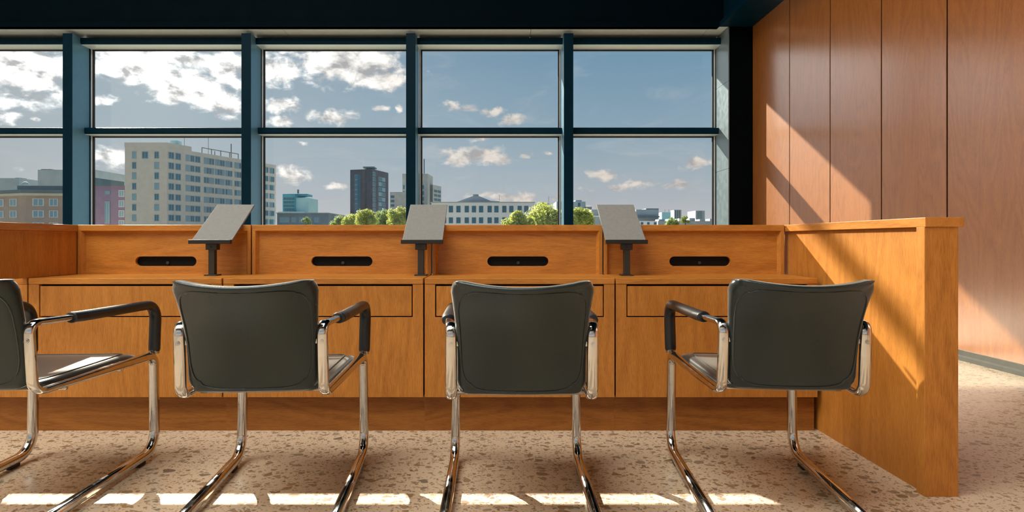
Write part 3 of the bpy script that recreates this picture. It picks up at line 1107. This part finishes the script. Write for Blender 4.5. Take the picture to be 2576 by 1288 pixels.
def building(name, label, poly, z1, mat, z0=None, cat='building'):
    """poly: ground points, first two are the face towards us"""
    z0 = ZGND if z0 is None else z0
    b = thing(name, label, cat, (poly[0][0], poly[0][1], z0))
    bm = bmesh.new()
    add_prism(bm, poly, z0, z1, 'Z')
    finish('wall', bm, mat, b)
    return b


def block(b, name, poly, z0, z1, mat):
    bm = bmesh.new()
    add_prism(bm, poly, z0, z1, 'Z')
    return finish(name, bm, mat, b)


def rect(x0, x1, y0, depth):
    return [(x0, y0), (x1, y0), (x1, y0 + depth), (x0, y0 + depth)]


def face_t(P, Q, px):
    u = (px - CX) / FPX
    dx, dy = Q[0] - P[0], Q[1] - P[1]
    return (u * P[1] - P[0]) / (dx - u * dy)


def windows(b, P, Q, spans, rows, me, deep=0.16, skip=()):
    """one window object per (span, row); spans are given where they appear from the room"""
    P, Q = Vector(P), Vector(Q)
    ang = math.atan2(Q.y - P.y, Q.x - P.x)
    L = (Q - P).length
    for i, (p0, p1) in enumerate(spans):
        t0, t1 = face_t(P, Q, p0), face_t(P, Q, p1)
        c = P + (Q - P) * ((t0 + t1) / 2)
        for j, (z0, z1) in enumerate(rows):
            if (i, j) in skip:
                continue
            m = me[(i * 7 + j * 3) % len(me)] if isinstance(me, (list, tuple)) else me
            o = bpy.data.objects.new('window', m)
            link(o, b)
            o.location = Vector((c.x, c.y, z0)) - b.location
            o.rotation_euler = (0, 0, ang)
            o.scale = (abs(t1 - t0) * L, deep, z1 - z0)


def mast(b, px, Y, y0, y1, r=0.07, name='antenna'):
    p = at(px, y0, Y)
    bm = bmesh.new()
    add_prism(bm, [(p.x - r, Y - r), (p.x + r, Y - r), (p.x + r, Y + r), (p.x - r, Y + r)], p.z, zat(y1, Y), 'Z')
    return finish(name, bm, 'mast_metal', b)


# --- low brick house at the far left
Y = 95
cx = at(65, 0, Y).x
A, Bc, Cc = (cx - 26, Y + 10), (cx, Y), (cx + 6.6, Y + 1.0)
K1, K2 = (cx + 1.8, Y + 9.5), (cx - 24, Y + 18)
b = building('brick_building', 'low red brick building with a slate roof at the far left of the window', [A, Bc, Cc, K1, K2], zat(492, Y), 'red_brick')
block(b, 'cornice', [(A[0] - .4, A[1] - .6), (Bc[0], Bc[1] - .7), (Cc[0] + .3, Cc[1] - .5), K1, K2], zat(492, Y), zat(486, Y), 'stone_trim')
block(b, 'roof', [(A[0] - .6, A[1] - .9), (Bc[0], Bc[1] - 1.0), (Cc[0] + .4, Cc[1] - .8), K1, K2], zat(485.5, Y), zat(478, Y), 'slate_roof')
block(b, 'upper_roof', [(cx - 3, Y + 2), (cx + 5.5, Y + 2.5), (cx + 1.5, Y + 9), (cx - 8, Y + 10)], zat(478, Y), zat(464, Y), 'slate_roof')
rows = [(zat(518, Y), zat(499, Y)), (zat(547, Y), zat(529, Y)), (zat(577, Y), zat(559, Y))]
windows(b, A, Bc, [(-12, 10), (25, 43)], rows, W_WHITE)
windows(b, Bc, Cc, [(82, 111), (124, 146)], rows, W_WHITE)
# --- tall grey slab behind it
Y = 260
b = building('slab_building', 'pale blue grey slab block rising behind the low brick building', rect(at(95, 0, Y).x, at(240, 0, Y).x, Y, 30), zat(427, Y), 'grey_blue')
block(b, 'roof_edge', rect(at(94, 0, Y).x, at(120, 0, Y).x, Y + 2, 10), zat(427, Y), zat(424, Y), 'slate_roof')
Y = 300
b = building('distant_building', 'hazy grey flat roofed block at the far left skyline with a small dome', rect(at(-60, 0, Y).x, at(48, 0, Y).x, Y, 25), zat(448, Y), 'grey_blue')
bm = bmesh.new()
bmesh.ops.create_uvsphere(bm, u_segments=14, v_segments=8, radius=1.7)
bmesh.ops.translate(bm, verts=bm.verts, vec=at(64, 466, Y - 10))
finish('dome', bm, 'grey_blue', b, smooth=True)
block(b, 'plant_room', rect(at(22, 0, Y).x, at(32, 0, Y).x, Y + 4, 5), zat(448, Y), zat(445, Y), 'slate_roof')
# --- plum brick house
Y = 120
P, Q = (at(215, 0, Y).x, Y), (at(314, 0, Y).x, Y)
P2, Q2 = (at(214, 0, Y + 9).x, Y + 9), (at(312, 0, Y + 9).x, Y + 9)
b = building('plum_building', 'plum brick building with white framed windows, left of the tall beige block', [P, Q, Q2, P2], zat(467, Y), 'plum_brick')
bm = bmesh.new()
zl, za, zb = zat(467, Y), zat(443, Y), zat(458, Y)
vs = [bm.verts.new(v) for v in ((P[0] - .5, Y - .5, zl), (Q[0] + .2, Y - .5, zl), (Q2[0], Q2[1], zl), (P2[0], P2[1], zl),
                                (P[0] - .5, Y - .5, za), (Q[0] + .2, Y - .5, zb), (Q2[0], Q2[1], zb), (P2[0], P2[1], za))]
for q in ((0, 3, 2, 1), (4, 5, 6, 7), (0, 1, 5, 4), (1, 2, 6, 5), (2, 3, 7, 6), (3, 0, 4, 7)):
    bm.faces.new([vs[k] for k in q])
finish('roof', bm, 'slate_roof', b)
rows = [(zat(495, Y), zat(478, Y)), (zat(521, Y), zat(504, Y)), (zat(546, Y), zat(529, Y)), (zat(570, Y), zat(554, Y))]
windows(b, P, Q, [(299, 313)], rows, W_WHITE)
windows(b, P, Q, [(232, 239)], rows, W_PALE)
windows(b, P, Q, [(264, 277)], [(zat(489, Y), zat(480, Y)), (zat(563, Y), zat(506, Y))], W_PALE)

# --- tall beige block
YA = 196.0
A, Bc = (at(314, 0, YA).x, YA), (at(420, 0, YA).x, YA)
Cc = (at(694, 0, 243).x, 243.0)
D = (A[0] + Cc[0] - Bc[0], 246.0)
ztop = zat(370, YA)
b = building('beige_office_block', 'tall beige brick office block with rows of blue windows, seen through the second bay', [A, Bc, Cc, D], ztop, 'beige_brick')


def on(P, Q, px, off=0.0):
    t = face_t(P, Q, px)
    v = Vector(P) + (Vector(Q) - Vector(P)) * t
    n = Vector((Q[1] - P[1], -(Q[0] - P[0]))).normalized()
    return (v.x + n.x * off, v.y + n.y * off)


E1 = on(Bc, Cc, 481)
block(b, 'parapet', [(A[0] - .1, A[1] - .1), (Bc[0] + .1, Bc[1] - .1), (E1[0] + .1, E1[1]), (A[0] + E1[0] - Bc[0], E1[1] + 1)], ztop, zat(358.5, YA), 'beige_brick')
E2 = on(Bc, Cc, 676)
block(b, 'roof_block', [on(Bc, Cc, 640, -4), on(Bc, Cc, 686, -4), (D[0] + 12, D[1]), (D[0] + 6, D[1] - 12)], ztop, zat(415, 238), 'concrete')
rowpix = [(784, 826), (845, 886), (905, 946), (966, 1006), (1028, 1067), (1088, 1128), (1149, 1188)]
rowsA = [(zat(40 + q / 2.3, YA), zat(40 + p / 2.3, YA)) for p, q in rowpix]
windows(b, A, Bc, [(332.5, 343), (388.5, 400)], rowsA, [W_PALE, W_BLUE])
windows(b, A, Bc, [(357, 373)], rowsA[:1], W_BLUE)
zr = [(z0 + 0.1, z1 + 0.0) for z0, z1 in rowsA]
spans = [(423.5, 438), (441, 455), (467, 477), (478.5, 489), (490.5, 504)]
windows(b, Bc, Cc, spans, zr, [W_BLUE, W_BLUE, W_PALE])
for s0 in ((513, 4, 6.6), (541, 4, 6.2), (567, 3, 6.0), (590, 3, 5.8), (612, 4, 5.0), (636, 3, 5.0), (655, 1, 4.6), (662, 3, 4.4), (678, 3, 4.2)):
    sp = [(s0[0] + k * s0[2], s0[0] + (k + 0.84) * s0[2]) for k in range(s0[1])]
    windows(b, Bc, Cc, sp, zr, [W_PALE, W_BLUE, W_BLUE, W_PALE])
# plant, rail and aerials on its roof
p = at(433, 358, 202)
block(b, 'rooftop_unit', rect(p.x - 1.2, p.x + 1.2, 203, 3), zat(360, YA), zat(352, 202), 'teal_light')
ra, rb_ = on(Bc, Cc, 516, -1.5), on(Bc, Cc, 607, -1.5)
bm = bmesh.new()
for z in (ztop + 2.1,):
    sweep(bm, [Vector((ra[0], ra[1], z)), Vector((rb_[0], rb_[1], z))], (0.16, 0.16), 6, Vector((0, 0, 1)))
finish('roof_rail', bm, 'mast_metal', b)
for k in range(5):
    t = k / 4
    x, y = ra[0] + (rb_[0] - ra[0]) * t, ra[1] + (rb_[1] - ra[1]) * t
    bm = bmesh.new()
    add_box(bm, x - .12, x + .12, y - .12, y + .12, ztop, ztop + 2.2)
    finish('rail_post', bm, 'mast_metal', b)
for px, y1, r in ((480, 347, .05), (540, 345, .06), (556, 380, .12), (597, 362, .14)):
    xx, yy = on(Bc, Cc, px, -3)
    bm = bmesh.new()
    add_box(bm, xx - r, xx + r, yy - r, yy + r, ztop, zat(y1, yy))
    finish('antenna', bm, 'mast_metal', b)

# --- teal tower on a low podium
Y = 420
b = building('teal_tower', 'short teal glass tower with a mast, beyond the beige block', rect(at(711, 0, Y).x, at(742, 0, Y).x, Y, 22), zat(488, Y), 'teal_cladding')
block(b, 'side_wing', rect(at(742, 0, Y).x, at(774, 0, Y).x, Y + 2, 22), ZGND, zat(497, Y), 'teal_light')
block(b, 'crown', rect(at(716, 0, Y).x, at(766, 0, Y).x, Y + 6, 12), zat(492, Y), zat(486, Y), 'teal_cladding')
block(b, 'setback', rect(at(703, 0, Y).x, at(768, 0, Y).x, Y - 3, 8), ZGND, zat(533, Y), 'teal_light')
mast(b, 750, Y + 5, 487, 477, .5)
for k in range(4):
    windows(b, (at(711, 0, Y).x, Y), (at(742, 0, Y).x, Y), [(714 + k * 7, 719.5 + k * 7)], [(zat(530 - r * 9, Y), zat(524 - r * 9, Y)) for r in range(4)], W_DARK, 0.4)
Y = 230
b = building('podium_block', 'low slate grey block in front of the teal tower', rect(at(697, 0, Y).x, at(826, 0, Y).x, Y, 25), zat(537, Y), 'low_block')
windows(b, (at(697, 0, Y).x, Y), (at(826, 0, Y).x, Y), [(703, 728), (733, 745), (752, 764), (771, 783), (790, 802)], [(zat(560, Y), zat(546, Y))], W_PALE)
block(b, 'roof_edge', rect(at(696, 0, Y).x, at(827, 0, Y).x, Y - .4, 25.8), zat(537, Y), zat(535, Y), 'concrete')
Y = 260
b = building('white_villa', 'small white building squeezed between the low slate block and the trees', rect(at(824, 0, Y).x, at(856, 0, Y).x, Y, 15), zat(543, Y), 'white_render')
block(b, 'roof', rect(at(822, 0, Y).x, at(858, 0, Y).x, Y - .5, 16), zat(543, Y), zat(540, Y), 'teal_light')
windows(b, (at(824, 0, Y).x, Y), (at(856, 0, Y).x, Y), [(828, 833), (837, 842), (846, 851)], [(zat(562, Y), zat(549, Y))], W_PALE)

# --- dark brick tower
Y = 240.0
A, Bc, Cc = (at(881, 0, Y + 3).x, Y + 3), (at(936, 0, Y).x, Y), (at(977, 0, Y + 14).x, Y + 14)
b = building('dark_tower', 'dark charcoal brick tower in the third bay, flat slab on its roof', [A, Bc, Cc, (A[0] + Cc[0] - Bc[0], Y + 18)], zat(425, Y), 'dark_brick')
block(b, 'roof_slab', rect(at(906, 0, Y).x, at(935, 0, Y).x, Y + 5, 5), zat(425, Y) + 1.0, zat(419, Y + 5), 'low_block')
block(b, 'roof_core', rect(at(913, 0, Y).x, at(931, 0, Y).x, Y + 6, 3), zat(425, Y), zat(425, Y) + 1.0, 'mast_metal')
rws = [(zat(40 + (q + 30) / 2.3, Y), zat(40 + q / 2.3, Y)) for q in (915, 945, 975, 1000, 1030, 1055, 1085, 1112)]
windows(b, A, Bc, [(892.5, 899.5), (900, 907.5)], rws, [W_BLUE, W_DARK, W_DARK], 0.2)
windows(b, Bc, Cc, [(937.5, 944)], [(zat(40 + (q + 24) / 2.3, Y), zat(40 + q / 2.3, Y)) for q in range(900, 1140, 30)], W_BLUE, 0.2)
windows(b, Bc, Cc, [(952, 960), (961, 969)], [(zat(40 + (q + 24) / 2.3, Y), zat(40 + q / 2.3, Y)) for q in range(922, 1140, 30)], [W_BLUE, W_PALE], 0.2)

# --- concrete pair behind the mullion
Y = 300.0
A, Bc = (at(1012, 0, Y).x, Y), (at(1076, 0, Y).x, Y)
Cc = (at(1089, 0, Y + 14).x, Y + 14)
b = building('concrete_tower', 'grey concrete tower with a tall aerial, half hidden by the mullion', [A, Bc, Cc, (A[0] + 3, Y + 16)], zat(437, Y), 'concrete')
A2, B2 = (at(1089, 0, Y + 6).x, Y + 6), (at(1110, 0, Y + 16).x, Y + 16)
block(b, 'stepped_wing', [A2, B2, (B2[0] - 4, B2[1] + 6), (A2[0] - 4, A2[1] + 6)], ZGND, zat(462, Y), 'concrete')
windows(b, A, Bc, [(1014, 1018), (1055, 1061), (1061.5, 1067)], [(zat(40 + (q + 26) / 2.3, Y), zat(40 + q / 2.3, Y)) for q in range(978, 1120, 34)], W_BLUE, 0.3)
for k in range(6):
    windows(b, A2, B2, [(1092, 1099), (1101, 1108)], [(zat(480 + k * 11, Y), zat(474 + k * 11, Y))], W_DARK, 0.3)
mast(b, 1067, Y + 5, 437, 400, .25)
mast(b, 1062, Y + 5, 437, 424, .15)
Y = 285.0
b = building('concrete_low_block', 'lower grey concrete block left of the tower with the aerial, strip windows', rect(at(981, 0, Y).x, at(1030, 0, Y).x, Y, 14), zat(483, Y), 'concrete')
windows(b, (at(981, 0, Y).x, Y), (at(1030, 0, Y).x, Y), [(983, 992)], [(zat(498 + k * 11, Y), zat(492 + k * 11, Y)) for k in range(5)], W_DARK, 0.3)

# --- white office with a pediment
Y = 150.0
x0, x1 = at(1085, 0, Y).x, at(1344, 0, Y).x
b = building('white_office', 'long white office block with a grey gable and two rows of dark windows', rect(x0, x1, Y, 22), zat(510, Y), 'white_render')
block(b, 'parapet', rect(x0 - .2, x1 + .2, Y - .2, 22.4), zat(510, Y), zat(508, Y), 'concrete')
bm = bmesh.new()
gp = [at(1141, 508, Y), at(1188, 491, Y), at(1204, 491, Y), at(1234, 503, Y), at(1257, 504, Y), at(1257, 508, Y)]
add_prism(bm, [(g.x, g.z) for g in gp], Y + 3, Y + 16, 'Y')
finish('gable', bm, 'grey_blue', b)
block(b, 'chimney', rect(at(1188, 0, Y).x, at(1202, 0, Y).x, Y + 4, 2), zat(492, Y), zat(485.5, Y), 'concrete')
sp = [(px, px + 10.5) for px in (1096, 1112, 1129, 1148, 1169, 1187, 1205, 1226.5, 1243.5, 1263.5, 1281, 1302, 1318.5)]
windows(b, (x0, Y), (x1, Y), sp, [(zat(534.5, Y), zat(518, Y)), (zat(561.5, Y), zat(547, Y))], W_DARK)
mast(b, 1256, Y + 4, 504, 490, .04)
mast(b, 1380, Y + 20, 520, 494, .05)

# --- small buildings towards the right
def small(name, label, px0, px1, py, Y, mat, depth=18):
    return building(name, label, rect(at(px0, 0, Y).x, at(px1, 0, Y).x, Y, depth), zat(py, Y), mat)


b = small('far_office', 'blue grey stepped office block just right of the big green tree', 1400, 1473, 507, 300, 'grey_blue')
block(b, 'plant_room', rect(at(1450, 0, 300).x, at(1466, 0, 300).x, 304, 8), zat(507, 300), zat(502, 300), 'grey_blue')
block(b, 'lower_wing', rect(at(1473, 0, 298).x, at(1489, 0, 298).x, 298, 12), ZGND, zat(520, 298), 'low_block')
windows(b, (at(1400, 0, 300).x, 300), (at(1473, 0, 300).x, 300), [(1454, 1460)], [(zat(521, 300), zat(510, 300))], W_DARK, .3)
b = small('hall_block', 'flat blue grey hall left of the rightmost reading stand', 1488, 1530, 527, 260, 'grey_blue')
block(b, 'roof_edge', rect(at(1487, 0, 259).x, at(1531, 0, 259).x, 259, 19), zat(545, 259), zat(542.5, 259), 'white_render')
b = small('wide_hall', 'wide blue grey hall with a dark overhang, right of the rightmost reading stand', 1600, 1657, 527, 280, 'grey_blue')
block(b, 'plant_deck', rect(at(1625, 0, 281).x, at(1657, 0, 281).x, 281, 14), zat(527, 280), zat(524, 280), 'low_block')
block(b, 'overhang', rect(at(1598, 0, 278).x, at(1658, 0, 278).x, 277, 20), zat(547, 278), zat(543.5, 278), 'slate_roof')
b = small('white_sheds', 'row of low white roofs in front of the wide blue grey hall', 1605, 1653, 556, 200, 'white_render')
windows(b, (at(1605, 0, 200).x, 200), (at(1653, 0, 200).x, 200), [(1612, 1618), (1628, 1634), (1645, 1651)], [(zat(565, 200), zat(559, 200))], W_DARK, .2)
b = small('glass_block', 'pale glass block with roof aerials at the right skyline', 1665, 1702, 534, 330, 'teal_light')
for px in (1672, 1682, 1690):
    mast(b, px, 333, 534, 527, .12)
b = small('ribbed_block', 'dark ribbed block standing against the pale glass block', 1695, 1714, 528, 320, 'low_block', 6)
for k in range(4):
    block(b, 'rib', rect(at(1696 + k * 5, 0, 319.5).x, at(1698 + k * 5, 0, 319.5).x, 319.4, .6), ZGND, zat(529, 320), 'grey_blue')
b = small('lone_tower', 'lone grey tower block nearest the right window jamb', 1750, 1773, 530, 420, 'grey_blue')
block(b, 'side', rect(at(1757, 0, 419).x, at(1766, 0, 419).x, 419, 1), ZGND, zat(531, 420), 'low_block')
b = small('terrace_row', 'long low pale row of roofs at the foot of the lone grey tower', 1655, 1830, 556, 260, 'concrete')
for k in range(6):
    block(b, 'roof_box', rect(at(1662 + k * 26, 0, 259).x, at(1676 + k * 26, 0, 259).x, 262, 6), zat(556, 260), zat(551 - (k * 37 % 4), 260), 'grey_blue')

# --- trees
noisy('leaf_bright', (0.40, 0.46, 0.085), (0.56, 0.60, 0.13), 0.9, 0.6)
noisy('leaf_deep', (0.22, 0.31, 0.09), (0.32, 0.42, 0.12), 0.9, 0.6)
noisy('bark', (0.07, 0.055, 0.04), (0.10, 0.08, 0.06), 2, 0.9)
for nm in ('leaf_bright', 'leaf_deep'):
    bs = MATS[nm].node_tree.nodes['Principled BSDF']
    bs.inputs['Subsurface Weight'].default_value = 0.0
    tl = MATS[nm].node_tree.nodes.new('ShaderNodeBsdfTranslucent')
    mx = MATS[nm].node_tree.nodes.new('ShaderNodeMixShader')
    mx.inputs[0].default_value = 0.45
    lk = MATS[nm].node_tree.links
    src = bs.inputs['Base Color'].links[0].from_socket
    lk.new(src, tl.inputs[0])
    outn = MATS[nm].node_tree.nodes['Material Output']
    lk.new(bs.outputs[0], mx.inputs[1])
    lk.new(tl.outputs[0], mx.inputs[2])
    lk.new(mx.outputs[0], outn.inputs[0])


def tree(label, px, ptop, halfw, Y, mat, seed, leaves=5200, group='trees between the buildings'):
    rnd = random.Random(seed)
    top = at(px, ptop, Y)
    r = halfw * Y / FPX
    zc = top.z - r * 0.95
    t = thing('tree', label, 'tree', (top.x, Y, ZGND), group)
    blobs = []
    for k in range(26):
        a, e = rnd.uniform(0, 2 * PI), math.asin(rnd.uniform(-0.7, 1.0))
        d = r * rnd.uniform(0.45, 0.80)
        blobs.append((Vector((top.x + d * math.cos(a) * math.cos(e), Y + d * math.sin(a) * math.cos(e), zc + d * math.sin(e) * 0.95)), r * rnd.uniform(0.18, 0.42)))
    bm = bmesh.new()
    ls = 0.022 * r + 0.035
    for k in range(leaves):
        c, br = blobs[rnd.randrange(len(blobs))]
        a, e = rnd.uniform(0, 2 * PI), math.asin(rnd.uniform(-1, 1))
        n = Vector((math.cos(a) * math.cos(e), math.sin(a) * math.cos(e), math.sin(e)))
        p = c + n * br * rnd.uniform(0.75, 1.22)
        u = n.orthogonal().normalized()
        w = n.cross(u)
        th = rnd.uniform(0, PI)
        u, w = u * math.cos(th) + w * math.sin(th), w * math.cos(th) - u * math.sin(th)
        w = (w + n * rnd.uniform(-.8, .8)).normalized()
        s = ls * rnd.uniform(0.7, 1.5)
        bm.faces.new([bm.verts.new(p + u * s * 1.3), bm.verts.new(p + w * s * .7), bm.verts.new(p - u * s * 1.3), bm.verts.new(p - w * s * .7)])
    cr = finish('crown', bm, mat, t, kind='stuff')
    bm = bmesh.new()
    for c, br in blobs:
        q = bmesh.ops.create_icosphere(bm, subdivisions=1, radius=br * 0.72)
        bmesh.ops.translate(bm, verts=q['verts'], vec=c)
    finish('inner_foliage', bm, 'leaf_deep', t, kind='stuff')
    bm = bmesh.new()
    sweep(bm, [Vector((top.x, Y, ZGND)), Vector((top.x + .1, Y, (ZGND + zc) / 2)), Vector((top.x, Y, zc))], lambda u, p: (0.35 - 0.2 * u, 0.35 - 0.2 * u), 8)
    finish('trunk', bm, 'bark', t)


tree('green tree leftmost of the row below the dark brick tower', 856, 541, 26, 95, 'leaf_deep', 1, 6000)
tree('green tree under the left edge of the dark brick tower', 887, 536, 28, 88, 'leaf_bright', 2, 6000)
tree('taller green tree standing right in front of the dark brick tower', 921, 528, 32, 84, 'leaf_bright', 3, 6500)
tree('green tree under the right edge of the dark brick tower', 961, 530, 31, 88, 'leaf_deep', 4, 6500)
tree('tall green tree left of the mullion by the middle reading stand', 1004, 521, 34, 84, 'leaf_bright', 5, 8000)
tree('large bright green tree to the right of the white office block', 1381, 510, 76, 62, 'leaf_bright', 6, 18000)
tree('low bright green tree before the right end of the white office block', 1306, 530, 44, 51, 'leaf_bright', 7, 9000)
tree('bright green tree right of the mullion, left of the rightmost reading stand', 1458, 516, 40, 66, 'leaf_bright', 8, 9000)
tree('small dark green tree below the pale glass block', 1690, 546, 20, 150, 'leaf_deep', 9, 2500)
tree('small green tree below the ribbed dark block', 1724, 541, 13, 160, 'leaf_deep', 10, 2500)
tree('small bushy tree in front of the low slate grey block', 770, 546, 13, 180, 'leaf_deep', 11, 2500)
